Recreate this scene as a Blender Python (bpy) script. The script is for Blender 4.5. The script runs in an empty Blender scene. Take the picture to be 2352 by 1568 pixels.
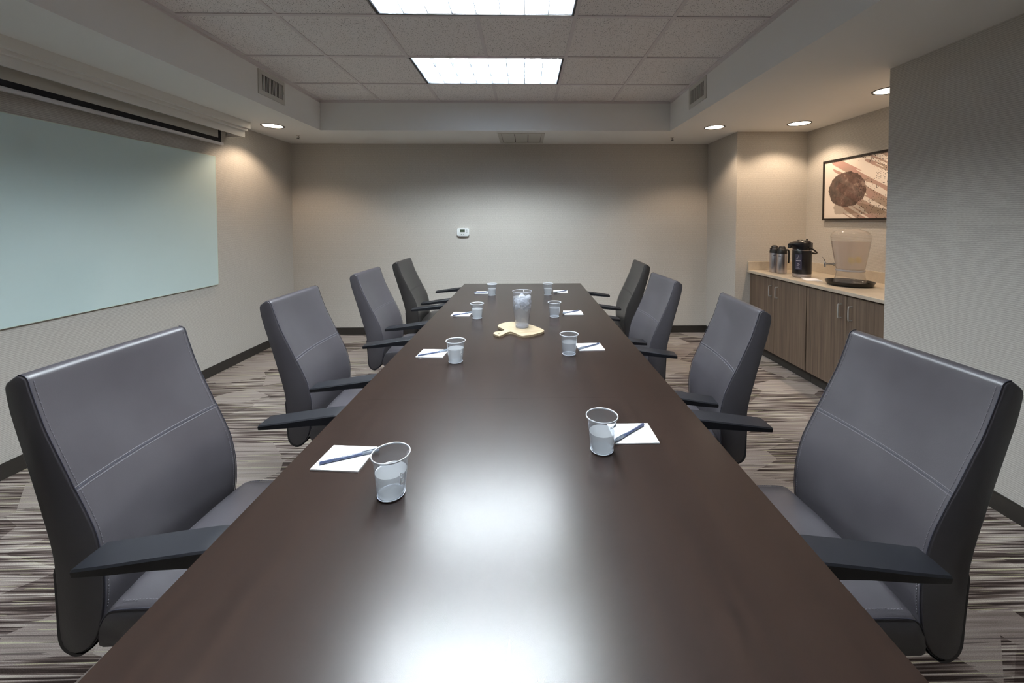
import bpy, bmesh, math, random
from mathutils import Vector, Matrix
random.seed(7)
C = bpy.context.scene.collection
SC = bpy.context.scene
PI = math.pi
# ---------------------------------------------------------------- camera, world, exposure
cam_d = bpy.data.cameras.new('camera')
cam = bpy.data.objects.new('camera', cam_d); C.objects.link(cam); SC.camera = cam
YAW, PITCH, ROLL, FPX, CX, CY = 0.01696, 0.03058, -0.0018, 909.8, 1223.05, 534.36
fwd = Vector((math.sin(YAW)*math.cos(PITCH), math.cos(YAW)*math.cos(PITCH), -math.sin(PITCH)))
rgt = Vector((math.cos(YAW), -math.sin(YAW), 0)); upv = rgt.cross(fwd)
r2 = math.cos(ROLL)*rgt + math.sin(ROLL)*upv; u2 = -math.sin(ROLL)*rgt + math.cos(ROLL)*upv
M = Matrix((( r2.x, u2.x, -fwd.x, 0), (r2.y, u2.y, -fwd.y, 0), (r2.z, u2.z, -fwd.z, 1.4136), (0, 0, 0, 1)))
cam.matrix_world = M
cam_d.sensor_width = 36; cam_d.lens = FPX*36/2352
cam_d.shift_x = (1176-CX)/2352; cam_d.shift_y = (CY-784)/2352
cam_d.clip_start = 0.02
w = bpy.data.worlds.new('world'); SC.world = w; w.use_nodes = True
w.node_tree.nodes['Background'].inputs[0].default_value = (0.5, 0.5, 0.5, 1)
w.node_tree.nodes['Background'].inputs[1].default_value = 0.0
SC.view_settings.view_transform = 'Standard'; SC.view_settings.look = 'None'
SC.view_settings.exposure = 0.60; SC.view_settings.gamma = 1.0
SC.view_settings.use_curve_mapping = False
SC.cycles.use_denoising = True
SC.cycles.max_bounces = 10; SC.cycles.diffuse_bounces = 6; SC.cycles.transparent_max_bounces = 24
SC.cycles.transmission_bounces = 10
SC.cycles.sample_clamp_indirect = 6.0
SC.cycles.caustics_reflective = False; SC.cycles.caustics_refractive = False
TUBE = 175.0          # fluorescent tube emission
SPOT = 22.0          # downlight watts
# ---------------------------------------------------------------- room numbers (metres)
HC, HS = 2.674, 2.364
XL, XP, XR, XA = -2.875, 2.2945, 2.2757, 3.0417
YW, YA, YP, YB = 4.933, 4.2477, 2.4828, -2.2
RX0, RX1, RY0, RY1 = -2.150, 1.5398, -1.78, 4.2229
T = 0.6096
GX0, GY0 = -0.9081 - 2*T, 3.0904 - 8*T
TH = 0.7467
TX0, TX1, TY0, TY1 = -0.650, 0.580, -1.25, 4.19
# ---------------------------------------------------------------- materials
def srgb(c):
    return tuple((x/255/12.92 if x/255 <= .04045 else ((x/255+.055)/1.055)**2.4) for x in c) + (1,)
def mat(name, col=(128,128,128), rough=.5, metal=0, spec=.5, **k):
    m = bpy.data.materials.new(name); m.use_nodes = True
    b = m.node_tree.nodes['Principled BSDF']
    b.inputs['Base Color'].default_value = srgb(col); b.inputs['Roughness'].default_value = rough
    b.inputs['Metallic'].default_value = metal; b.inputs['Specular IOR Level'].default_value = spec
    for a, v in k.items(): b.inputs[a.replace('_', ' ')].default_value = v
    return m
class N:
    def __init__(s, m): s.m = m; s.t = m.node_tree; s.b = s.t.nodes.get('Principled BSDF')
    def n(s, typ, **k):
        x = s.t.nodes.new(typ)
        for a, v in k.items():
            if a.startswith('i_'):
                key = a[2:]; key = int(key) if key.isdigit() else key.replace('_', ' ')
                if isinstance(v, bpy.types.NodeSocket): s.t.links.new(v, x.inputs[key])
                else: x.inputs[key].default_value = v
            else: setattr(x, a, v)
        return x
    def l(s, a, b): s.t.links.new(a, b)
    def coord(s, kind='Object'): return s.n('ShaderNodeTexCoord').outputs[kind]
    def mapped(s, scale=(1,1,1), rot=(0,0,0), kind='Object'):
        return s.n('ShaderNodeMapping', i_Vector=s.coord(kind), i_Scale=scale, i_Rotation=rot).outputs[0]
    def noise(s, vec, scale=1, detail=2, rough=.5, out=0):
        return s.n('ShaderNodeTexNoise', i_Vector=vec, i_Scale=scale, i_Detail=detail, i_Roughness=rough).outputs[out]
    def math(s, op, a, b=0.0, c=None):
        x = s.n('ShaderNodeMath', operation=op, i_0=a, i_1=b)
        if c is not None:
            if isinstance(c, bpy.types.NodeSocket): s.l(c, x.inputs[2])
            else: x.inputs[2].default_value = c
        return x.outputs[0]
    def ramp(s, fac, stops, interp='LINEAR'):
        x = s.n('ShaderNodeValToRGB', i_Fac=fac); cr = x.color_ramp; cr.interpolation = interp
        while len(cr.elements) > 1: cr.elements.remove(cr.elements[-1])
        cr.elements[0].position = stops[0][0]; cr.elements[0].color = stops[0][1]
        for p, c in stops[1:]:
            e = cr.elements.new(p); e.color = c
        return x.outputs[0]
    def mix(s, f, a, b, mode='MIX'):
        x = s.n('ShaderNodeMix', data_type='RGBA', blend_type=mode)
        for i, v in ((0, f), (6, a), (7, b)):
            if isinstance(v, bpy.types.NodeSocket): s.l(v, x.inputs[i])
            else: x.inputs[i].default_value = v
        return x.outputs[2]
    def bump(s, h, strength=.3, dist=.002):
        x = s.n('ShaderNodeBump', i_Height=h, i_Strength=strength, i_Distance=dist)
        s.l(x.outputs[0], s.b.inputs['Normal'])
def white(v): return (v, v, v, 1)

def wall_material():
    m = mat('woven_wallcovering', (176,170,160), .62, spec=.3); n = N(m)
    co = n.coord()
    sep = n.n('ShaderNodeSeparateXYZ', i_0=co)
    h = n.math('ADD', sep.outputs[0], sep.outputs[1])
    wob = n.noise(n.n('ShaderNodeCombineXYZ', i_X=n.math('MULTIPLY', h, 9.0), i_Y=n.math('MULTIPLY', sep.outputs[2], 30.0)).outputs[0], 1, 2)
    ph = n.math('MULTIPLY_ADD', wob, 3.2, n.math('MULTIPLY', sep.outputs[2], 620.0))
    rib = n.math('SINE', ph)
    fine = n.noise(n.n('ShaderNodeCombineXYZ', i_X=n.math('MULTIPLY', h, 60.0), i_Y=n.math('MULTIPLY', sep.outputs[2], 240.0)).outputs[0], 1, 3)
    f = n.math('MULTIPLY_ADD', rib, .22, fine)
    col = n.ramp(f, [(.15, srgb((172,167,160))), (.5, srgb((191,186,179))), (.85, srgb((208,204,198)))])
    n.l(col, n.b.inputs['Base Color'])
    n.bump(f, .35, .0015)
    return m
def carpet_material():
    m = mat('striped_carpet', (110,104,98), .95, spec=.1); n = N(m)
    sep = n.n('ShaderNodeSeparateXYZ', i_0=n.coord())
    x, y = sep.outputs[0], sep.outputs[1]
    def st(ax, ay, off, detail=2):
        v = n.n('ShaderNodeCombineXYZ', i_X=n.math('MULTIPLY', x, ax), i_Y=n.math('MULTIPLY', y, ay), i_Z=off).outputs[0]
        return n.noise(v, 1, detail, .55)
    broad = st(2.2, 48, 3.1)
    thin = st(2.6, 150, 8.7, 1)
    line = st(2.8, 150, 21.3, 1)
    # soft diagonal blocks
    sk = n.n('ShaderNodeCombineXYZ', i_X=n.math('MULTIPLY_ADD', x, 1.9, n.math('MULTIPLY', y, 1.2)), i_Y=n.math('MULTIPLY_ADD', y, 3.4, n.math('MULTIPLY', x, -.9))).outputs[0]
    vor = n.n('ShaderNodeTexVoronoi', i_Vector=sk, i_Scale=1.25, i_Randomness=.9)
    blk = n.n('ShaderNodeSeparateColor', i_0=vor.outputs['Color']).outputs[0]
    amp = n.math('MULTIPLY_ADD', n.math('GREATER_THAN', blk, .32), .85, n.math('MULTIPLY_ADD', blk, .35, .1))
    a = n.math('MULTIPLY', n.math('SUBTRACT', n.math('MULTIPLY_ADD', thin, .75, n.math('MULTIPLY', broad, .55)), .65), amp)
    v = n.math('ADD', n.math('MULTIPLY_ADD', a, 2.1, .5), n.math('MULTIPLY_ADD', blk, -.34, .16))
    col = n.ramp(v, [(.16, srgb((52,43,40))), (.34, srgb((90,79,74))), (.5, srgb((130,119,113))), (.66, srgb((164,155,148))), (.85, srgb((196,189,176)))])
    cream = n.math('GREATER_THAN', line, .675)
    col = n.mix(n.math('MULTIPLY', cream, .75), col, srgb((188,186,152)))
    dark = n.math('LESS_THAN', st(2.0, 135, 40.2, 1), .33)
    col = n.mix(n.math('MULTIPLY', dark, .65), col, srgb((58,50,48)))
    tint = n.noise(n.mapped((1.3,1.3,1.3)), 1, 1)
    col = n.mix(n.math('MULTIPLY', tint, .35), col, n.mix(1.0, col, srgb((205,190,200)), 'MULTIPLY'))
    fib = n.noise(n.mapped((260,420,1)), 1, 2)
    col = n.mix(.35, col, n.mix(1.0, col, n.ramp(fib, [(.25, white(.35)), (.7, white(1.5))]), 'MULTIPLY'))
    n.l(col, n.b.inputs['Base Color'])
    n.bump(fib, .5, .003)
    return m
def tile_material():
    m = mat('mineral_ceiling_tile', (226,222,218), .9, spec=.1); n = N(m)
    v1 = n.n('ShaderNodeTexVoronoi', i_Vector=n.mapped((1,1.5,1)), i_Scale=95, i_Randomness=1)
    spot = n.math('LESS_THAN', v1.outputs['Distance'], n.math('MULTIPLY', n.noise(n.mapped(), 60, 2), .42))
    v2 = n.n('ShaderNodeTexVoronoi', i_Vector=n.mapped((1.6,1,1)), i_Scale=48, i_Randomness=1)
    sp2 = n.math('LESS_THAN', v2.outputs['Distance'], n.math('MULTIPLY', n.noise(n.mapped(), 31, 2), .26))
    s = n.math('MAXIMUM', spot, sp2)
    gr = n.noise(n.mapped(), 320, 3)
    base = n.ramp(gr, [(.3, srgb((230,225,224))), (.7, srgb((250,247,246)))])
    n.l(n.mix(n.math('MULTIPLY', s, .85), base, srgb((84,80,78))), n.b.inputs['Base Color'])
    n.bump(n.math('MULTIPLY_ADD', s, -1.0, gr), .3, .002)
    return m
def dark_wood_material():
    m = mat('espresso_table_veneer', (58,44,39), .3, spec=.4); n = N(m)
    g1 = n.noise(n.mapped((26,1.3,1)), 1, 5, .6)
    g2 = n.noise(n.mapped((90,3,1)), 1, 2, .5)
    g3 = n.noise(n.mapped((1.7,1.1,1)), 1, 2)
    f = n.math('MULTIPLY_ADD', g1, .55, n.math('MULTIPLY_ADD', g2, .3, n.math('MULTIPLY', g3, .25)))
    n.l(n.ramp(f, [(.3, srgb((26,18,15))), (.55, srgb((34,24,20))), (.8, srgb((43,31,25)))]), n.b.inputs['Base Color'])
    n.l(n.math('MULTIPLY_ADD', g3, .05, .235), n.b.inputs['Roughness'])
    return m
def laminate_material():
    m = mat('taupe_wood_laminate', (128,112,98), .45, spec=.35); n = N(m)
    g1 = n.noise(n.mapped((1,55,1.0)), 1, 5, .65)
    g2 = n.noise(n.mapped((1,260,2.2)), 1, 2, .6)
    f = n.math('MULTIPLY_ADD', g1, .65, n.math('MULTIPLY', g2, .35))
    n.l(n.ramp(f, [(.28, srgb((66,53,45))), (.5, srgb((104,88,75))), (.72, srgb((134,116,100)))]), n.b.inputs['Base Color'])
    n.bump(f, .08, .0006)
    return m
def leather_material(name, col, dark):
    m = mat(name, col, .36, spec=.5); n = N(m)
    v = n.n('ShaderNodeTexVoronoi', i_Vector=n.mapped(), i_Scale=420)
    g = n.noise(n.mapped(), 700, 2)
    n.l(n.ramp(n.noise(n.mapped(), 6, 2), [(.3, srgb(dark)), (.75, srgb(col))]), n.b.inputs['Base Color'])
    n.bump(n.math('ADD', v.outputs['Distance'], g), .12, .0006)
    return m
def counter_material():
    m = mat('beige_quartz', (196,184,166), .3, spec=.5); n = N(m)
    g = n.noise(n.mapped(), 9, 6, .7); s = n.noise(n.mapped(), 260, 2)
    f = n.math('MULTIPLY_ADD', g, .6, n.math('MULTIPLY', s, .4))
    n.l(n.ramp(f, [(.35, srgb((176,163,146))), (.6, srgb((200,189,172)))]), n.b.inputs['Base Color'])
    return m
def art_material():
    # a generic watercolour: dark round wash crossed by pink diagonal strokes and ink spatter
    m = mat('watercolour_print', (225,214,204), .5, spec=.3); n = N(m)
    sep = n.n('ShaderNodeSeparateXYZ', i_0=n.coord())
    u = n.math('MULTIPLY', sep.outputs[1], -1.0); z = sep.outputs[2]     # u to the viewer's right, origin at the left bottom corner
    nz = n.noise(n.mapped(), 14, 5, .7); nz2 = n.noise(n.mapped(), 5, 3)
    t = n.math('MULTIPLY_ADD', u, .52, z)
    band = n.noise(n.n('ShaderNodeCombineXYZ', i_X=n.math('MULTIPLY', t, 13.0), i_Y=n.math('MULTIPLY', u, 1.1)).outputs[0], 1, 2)
    edge = n.math('GREATER_THAN', n.math('MULTIPLY_ADD', nz, .16, n.math('SUBTRACT', u, n.math('MULTIPLY', n.math('ABSOLUTE', n.math('SUBTRACT', t, .62)), .35))), .20)
    stroke = n.math('MULTIPLY', n.math('GREATER_THAN', band, .49), edge)
    col = n.mix(n.math('MULTIPLY', stroke, .8), srgb((232,220,210)), n.ramp(nz2, [(.35, srgb((176,124,116))), (.65, srgb((150,128,110)))]))
    lower = n.math('MULTIPLY', n.math('LESS_THAN', n.math('MULTIPLY_ADD', u, .25, z), .27), n.math('MULTIPLY', n.math('GREATER_THAN', n.math('MULTIPLY_ADD', nz, .12, u), .21), n.math('GREATER_THAN', n.math('MULTIPLY_ADD', nz, .03, z), .075)))
    col = n.mix(n.math('MULTIPLY', lower, .55), col, srgb((120,104,88)))
    du = n.math('DIVIDE', n.math('SUBTRACT', u, .29), .225); dz = n.math('DIVIDE', n.math('SUBTRACT', z, .29), .17)
    r = n.math('SQRT', n.math('ADD', n.math('MULTIPLY', du, du), n.math('MULTIPLY', dz, dz)))
    blob = n.math('LESS_THAN', n.math('MULTIPLY_ADD', nz, .28, r), 1.1)
    bc = n.ramp(n.math('MULTIPLY_ADD', nz, .6, n.math('MULTIPLY', nz2, .45)), [(.38, srgb((48,40,37))), (.50, srgb((84,66,60))), (.60, srgb((112,86,80))), (.70, srgb((176,156,142)))])
    col = n.mix(n.math('MULTIPLY', blob, .93), col, bc)
    sp = n.n('ShaderNodeTexVoronoi', i_Vector=n.mapped(), i_Scale=75)
    dots = n.math('MULTIPLY', n.math('LESS_THAN', sp.outputs['Distance'], n.math('MULTIPLY', nz, .55)), n.math('MULTIPLY', n.math('GREATER_THAN', u, .42), n.math('GREATER_THAN', nz2, .5)))
    col = n.mix(dots, col, srgb((52,40,36)))
    n.l(col, n.b.inputs['Base Color'])
    return m
def glassy(name, tint=(235,240,245), body=.12, rough=.05, bodycol=(225,232,238)):
    # thin clear plastic / glass: mostly lets light straight through, Fresnel gloss, a little milkiness
    m = bpy.data.materials.new(name); m.use_nodes = True; t = m.node_tree; t.nodes.clear()
    n = N(m)
    tr = n.n('ShaderNodeBsdfTransparent', i_Color=srgb(tint)); gl = n.n('ShaderNodeBsdfGlossy', i_Roughness=rough)
    df = n.n('ShaderNodeBsdfDiffuse', i_Color=srgb(bodycol)); tl = n.n('ShaderNodeBsdfTranslucent', i_Color=srgb(bodycol))
    dd = n.n('ShaderNodeMixShader', i_0=.5); n.l(df.outputs[0], dd.inputs[1]); n.l(tl.outputs[0], dd.inputs[2])
    a = n.n('ShaderNodeMixShader', i_0=body); n.l(tr.outputs[0], a.inputs[1]); n.l(dd.outputs[0], a.inputs[2])
    lw = n.n('ShaderNodeLayerWeight', i_Blend=.5)
    b = n.n('ShaderNodeMixShader'); n.l(n.math('MULTIPLY_ADD', n.math('POWER', lw.outputs['Facing'], 3.0), .6, .04), b.inputs[0])
    n.l(a.outputs[0], b.inputs[1]); n.l(gl.outputs[0], b.inputs[2])
    o = n.n('ShaderNodeOutputMaterial'); n.l(b.outputs[0], o.inputs[0])
    return m
def emit(name, col, s):
    m = bpy.data.materials.new(name); m.use_nodes = True; t = m.node_tree; t.nodes.clear(); n = N(m)
    e = n.n('ShaderNodeEmission', i_Color=col, i_Strength=s); o = n.n('ShaderNodeOutputMaterial'); n.l(e.outputs[0], o.inputs[0])
    return m
M_WALL = wall_material(); M_CARPET = carpet_material(); M_TILE = tile_material()
M_PAINT = mat('soffit_paint', (238,238,236), .8, spec=.2)
M_GRID = mat('ceiling_grid_metal', (222,216,217), .5)
M_BASE = mat('baseboard_vinyl', (44,40,36), .5)
M_WOOD = dark_wood_material(); M_LAM = laminate_material(); M_CTR = counter_material()
M_LEA = leather_material('grey_leather', (68,65,69), (60,57,61))
M_LEA2 = leather_material('dark_brown_leather', (44,41,40), (36,33,32))
M_PIPE = mat('navy_piping', (40,39,50), .5)
M_PIPE2 = mat('black_piping', (26,24,26), .5)
M_THREAD = mat('grey_thread', (98,95,100), .7)
M_THREAD2 = mat('brown_thread', (62,58,55), .7)
M_BLACK = mat('black_plastic', (28,28,32), .5)
M_ARM = mat('black_arm_urethane', (15,16,22), .55, spec=.35)
M_CHROME = mat('chrome', (210,210,215), .12, 1)
M_STEEL = mat('brushed_steel', (188,184,188), .3, 1)
M_NICKEL = mat('satin_nickel', (196,194,192), .3, .45)
M_GAS = mat('dark_metal', (60,60,62), .35, .8)
M_BOARD = mat('pale_green_glass', (206,226,226), .08, spec=.5)
M_BOARD_EDGE = mat('glass_edge', (214,232,222), .15)
M_WHITE = mat('white_paint', (226,224,220), .6)
M_SCREEN = mat('screen_fabric', (190,186,176), .8)
M_SCRBLK = mat('screen_border_black', (14,13,20), .8)
M_BAR = mat('white_bar', (205,203,205), .35)
M_PLASTIC = mat('white_plastic', (225,228,228), .4)
M_LCD = mat('lcd', (70,80,66), .2)
M_BTN = mat('grey_button', (130,136,134), .5)
M_VENT = mat('vent_enamel', (204,202,196), .45)
M_VOID = mat('duct_void', (24,22,20), .9)
M_TRIM = mat('dark_trim', (22,20,24), .4)
M_LOUV = mat('louver_aluminium', (70,76,84), .3, .0)
M_HOUS = mat('housing_white', (225,226,228), .5)
M_PAPER = mat('white_paper', (238,238,242), .8)
M_PEN = mat('navy_pen_barrel', (62,72,100), .3)
M_PENCLIP = mat('grey_pen_clip', (120,128,140), .25)
M_CUP = glassy('clear_cup_plastic', (244,247,252), .10)
M_RIM = mat('cup_rim_plastic', (232,236,244), .25, spec=.6)
M_WATERM = glassy('ice_water_reflection_white', (244,245,246), .36, .05, (240,240,240))  # cup water is clear; the milky white body paints in its reflections
M_WATERC = glassy('clear_water', (244,245,247), .22, .04, (235,236,238))
M_FROST = glassy('frosted_print', (250,250,252), .95, .3, (255,255,255))
M_GLASS = glassy('pitcher_glass', (246,247,250), .08, .02, (238,240,244))
M_GLASSB = glassy('thick_glass_base', (240,242,248), .5, .05, (240,242,250))
M_ICE = glassy('ice', (246,247,250), .5, .03, (240,241,244))
M_BAMBOO = mat('maple_board', (212,194,164), .5)
M_ACR = glassy('acrylic', (248,247,246), .13, .05, (245,240,236))
M_WATERD = glassy('dispenser_water', (244,240,238), .34, .05, (240,232,228))
M_LEMON = mat('lemon', (224,208,110), .6)
M_TRAY = mat('black_tray', (13,11,10), .15, spec=.4)
M_POT = mat('black_pot_shell', (17,16,22), .3)
M_LABEL = mat('pot_label', (52,50,70), .5)
M_LABELTX = mat('label_text', (200,198,205), .6)
M_ENGR = mat('engraved_text', (92,84,92), .5)
M_ART = art_material()
M_FRAME = mat('black_frame', (24,17,14), .4)
M_TUBE = emit('fluorescent_tube', (0.86, 0.95, 1.0, 1), TUBE)
M_LENS = emit('downlight_lens', (1.0, 0.86, 0.66, 1), 5.0)
# grain on the small maple board
_n = N(M_BAMBOO); _n.l(_n.ramp(_n.noise(_n.mapped((14,60,1), (0,0,.8)), 1, 4), [(.3, srgb((142,124,98))), (.7, srgb((172,156,130)))]), _n.b.inputs['Base Color'])
# ---------------------------------------------------------------- mesh helpers
def obj(name, bm, m, parent=None, sharp=40, smooth=True, loc=None):
    me = bpy.data.meshes.new(name); bmesh.ops.recalc_face_normals(bm, faces=bm.faces[:])
    bm.to_mesh(me); bm.free()
    for mm in (m if isinstance(m, (list, tuple)) else [m]): me.materials.append(mm)
    if smooth:
        me.polygons.foreach_set('use_smooth', [True]*len(me.polygons)); me.set_sharp_from_angle(angle=math.radians(sharp))
    o = bpy.data.objects.new(name, me); C.objects.link(o)
    if parent is not None: o.parent = parent
    if loc is not None: o.location = loc
    return o
def struct(name, bm, m, smooth=False):
    o = obj(name, bm, m, smooth=smooth); o['kind'] = 'structure'; return o
def empty(name, loc=(0,0,0), rz=0):
    o = bpy.data.objects.new(name, None); C.objects.link(o); o.location = loc; o.rotation_euler = (0,0,rz); o.empty_display_size = .05
    return o
def tag(o, label, cat, group=None, kind=None):
    o['label'] = label; o['category'] = cat
    if group: o['group'] = group
    if kind: o['kind'] = kind
    return o
def kids(o): return [c for c in bpy.data.objects if c.parent == o]
def copy_tree(o, parent=None):
    c = o.copy(); C.objects.link(c)
    if parent is not None: c.parent = parent
    for ch in KID.get(o.name, []): copy_tree(ch, c)
    return c
KID = {}
def index_kids():
    KID.clear()
    for o in bpy.data.objects:
        if o.parent: KID.setdefault(o.parent.name, []).append(o)
def box(bm, x0, x1, y0, y1, z0, z1, bev=0, seg=2):
    r = bmesh.ops.create_cube(bm, size=1)
    for v in r['verts']:
        v.co = Vector(((x0+x1)/2 + v.co.x*(x1-x0), (y0+y1)/2 + v.co.y*(y1-y0), (z0+z1)/2 + v.co.z*(z1-z0)))
    if bev:
        es = list({e for v in r['verts'] for e in v.link_edges})
        bmesh.ops.bevel(bm, geom=es, offset=bev, segments=seg, affect='EDGES', profile=.5)
    return bm
def B(*a, **k): return box(bmesh.new(), *a, **k)
def rings(bm, rs, close=True, caps=True):
    vs = [[bm.verts.new(p) for p in r] for r in rs]
    n = len(vs[0])
    for a, b in zip(vs, vs[1:]):
        for i in range(n if close else n-1):
            j = (i+1) % n
            bm.faces.new((a[i], a[j], b[j], b[i]))
    if caps and close:
        bm.faces.new(vs[0]); bm.faces.new(list(reversed(vs[-1])))
    return vs
def lathe(prof, seg=40, caps=False, bm=None, cx=0, cy=0):
    bm = bm or bmesh.new(); rs = []
    for r, z in prof:
        rs.append([Vector((cx+r*math.cos(2*PI*i/seg), cy+r*math.sin(2*PI*i/seg), z)) for i in range(seg)])
    rings(bm, rs, True, caps); return bm
def tube(pts, r, seg=10, bm=None, caps=True):
    bm = bm or bmesh.new(); pts = [Vector(p) for p in pts]; rs = []
    up = Vector((0,0,1)); prev = None
    for i, p in enumerate(pts):
        d = (pts[min(i+1, len(pts)-1)] - pts[max(i-1, 0)]).normalized()
        a = prev if prev is not None else (up if abs(d.z) < .9 else Vector((1,0,0)))
        s = d.cross(a).normalized(); t = s.cross(d).normalized(); prev = t
        rr = r[i] if isinstance(r, (list, tuple)) else r
        rs.append([p + s*rr*math.cos(2*PI*k/seg) + t*rr*math.sin(2*PI*k/seg) for k in range(seg)])
    rings(bm, rs, True, caps); return bm
def prism(poly, z0, z1, bm=None, bev=0):
    bm = bm or bmesh.new()
    a = [bm.verts.new((x, y, z0)) for x, y in poly]; b = [bm.verts.new((x, y, z1)) for x, y in poly]
    n = len(poly)
    f1 = bm.faces.new(list(reversed(a))); f2 = bm.faces.new(b)
    for i in range(n): bm.faces.new((a[i], a[(i+1)%n], b[(i+1)%n], b[i]))
    if bev: bmesh.ops.bevel(bm, geom=list(f2.edges)+list(f1.edges), offset=bev, segments=2, affect='EDGES', profile=.5)
    return bm
def catmull(pts, k=6, closed=False):
    out = []; n = len(pts)
    rng = range(n) if closed else range(n-1)
    for i in rng:
        if closed: p0, p1, p2, p3 = (pts[(i+j-1) % n] for j in range(4))
        else: p0, p1, p2, p3 = pts[max(i-1,0)], pts[i], pts[i+1], pts[min(i+2,n-1)]
        for s in range(k):
            t = s/k
            out.append(tuple(.5*((2*b)+(-a+c)*t+(2*a-5*b+4*c-d)*t*t+(-a+3*b-3*c+d)*t**3) for a, b, c, d in zip(p0,p1,p2,p3)))
    if not closed: out.append(tuple(pts[-1]))
    return out
def text_mesh(name, body, size, m, parent, mw, ext=.0004):
    cu = bpy.data.curves.new(name, 'FONT'); cu.body = body; cu.size = size; cu.extrude = ext; cu.align_x = 'CENTER'; cu.align_y = 'CENTER'
    tmp = bpy.data.objects.new(name, cu); C.objects.link(tmp); bpy.context.view_layer.update()
    me = bpy.data.meshes.new_from_object(tmp.evaluated_get(bpy.context.evaluated_depsgraph_get())); bpy.data.objects.remove(tmp); bpy.data.curves.remove(cu)
    me.name = name; me.materials.clear(); me.materials.append(m)
    o = bpy.data.objects.new(name, me); C.objects.link(o); o.parent = parent; o.matrix_local = mw
    return o
# ================================================================= THE ROOM
struct('floor', B(XL-.2, XA+.3, YB-.2, YW+.2, -.1, 0), M_CARPET)
struct('wall_left', B(XL-.12, XL, YB, YW, 0, HC+.1), M_WALL)
struct('wall_back', B(XL-.12, XR, YW, YW+.12, 0, HC+.1), M_WALL)
struct('wall_front', B(XL-.12, XP+.2, YB-.12, YB, 0, HC+.1), M_WALL)
struct('wall_right', B(XP, XA+.15, YB, YP, 0, HS), M_WALL)              # partition in front of the alcove
struct('wall_niche', B(XR, XA+.15, YA, YW+.12, 0, HS), M_WALL)          # pier beyond the alcove
struct('wall_alcove', B(XA, XA+.12, YP, YA, 0, HS), M_WALL)
bh, bt = .0874, .010
def baseboard(name, pts):
    bm = bmesh.new()
    for x0, x1, y0, y1 in pts:
        box(bm, x0, x1, y0, y1, 0, bh-.008); box(bm, x0+(.003 if x1-x0 < .02 and x0 > 0 else 0), x1-(.003 if x1-x0 < .02 and x0 < 0 else 0), y0+(.003 if y1-y0 < .02 else 0), y1, bh-.008, bh)
    return struct(name, bm, M_BASE)
baseboard('baseboard_left', [(XL, XL+bt, YB, YW)])
baseboard('baseboard_back', [(XL, XR, YW-bt, YW)])
baseboard('baseboard_right', [(XP-bt, XP, YB, YP)])
baseboard('baseboard_niche', [(XR-bt, XR, YA, YW)])
# soffit ring and ceiling
bm = bmesh.new()
box(bm, XL, RX0, YB, YW, HS, HC+.1); box(bm, RX0, RX1, RY1, YW, HS, HC+.1)
box(bm, RX1, XA+.15, YB, YW+.12, HS, HC+.1); box(bm, RX0, RX1, YB, RY0, HS, HC+.1)
struct('ceiling_soffit', bm, M_PAINT)
LIGHTS = [(-0.9081, 3.0904), (-0.9081, 3.0904-2*T), (-0.9081, 3.0904-4*T)]
def in_light(cx, cy): return any(x < cx < x+2*T and y < cy < y+T for x, y in LIGHTS)
bm = bmesh.new()
xs = sorted({RX0, RX1} | {GX0+i*T for i in range(0, 8) if RX0 < GX0+i*T < RX1})
ys = sorted({RY0, RY1} | {GY0+i*T for i in range(-2, 12) if RY0 < GY0+i*T < RY1})
for x0, x1 in zip(xs, xs[1:]):
    for y0, y1 in zip(ys, ys[1:]):
        if not in_light((x0+x1)/2, (y0+y1)/2) and x1-x0 > .01:
            box(bm, x0, x1, y0, y1, HC, HC+.02)
struct('ceiling', bm, M_TILE)
bm = bmesh.new(); gw = .012
for x in xs[1:-1]:
    for y0, y1 in zip(ys, ys[1:]):
        if not in_light(x, (y0+y1)/2): box(bm, x-gw, x+gw, y0, y1, HC-.006, HC)
for y in ys[1:-1]: box(bm, RX0, RX1, y-gw, y+gw, HC-.0061, HC-.0001)
for a in ((RX0, RX0+.02, RY0, RY1), (RX1-.02, RX1, RY0, RY1), (RX0, RX1, RY0, RY0+.02), (RX0, RX1, RY1-.02, RY1)): box(bm, *a, HC-.0075, HC-.0005)
for a in ((RX0, RX0+.003, RY0, RY1), (RX1-.003, RX1, RY0, RY1), (RX0, RX1, RY1-.003, RY1)): box(bm, *a, HC-.024, HC-.0075)
struct('trim_1', bm, M_GRID)
bm = bmesh.new(); box(bm, RX0-.1, RX1+.1, RY0-.1, RY1+.1, HC+.22, HC+.24)
struct('ceiling_slab', bm, M_VOID)
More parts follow.
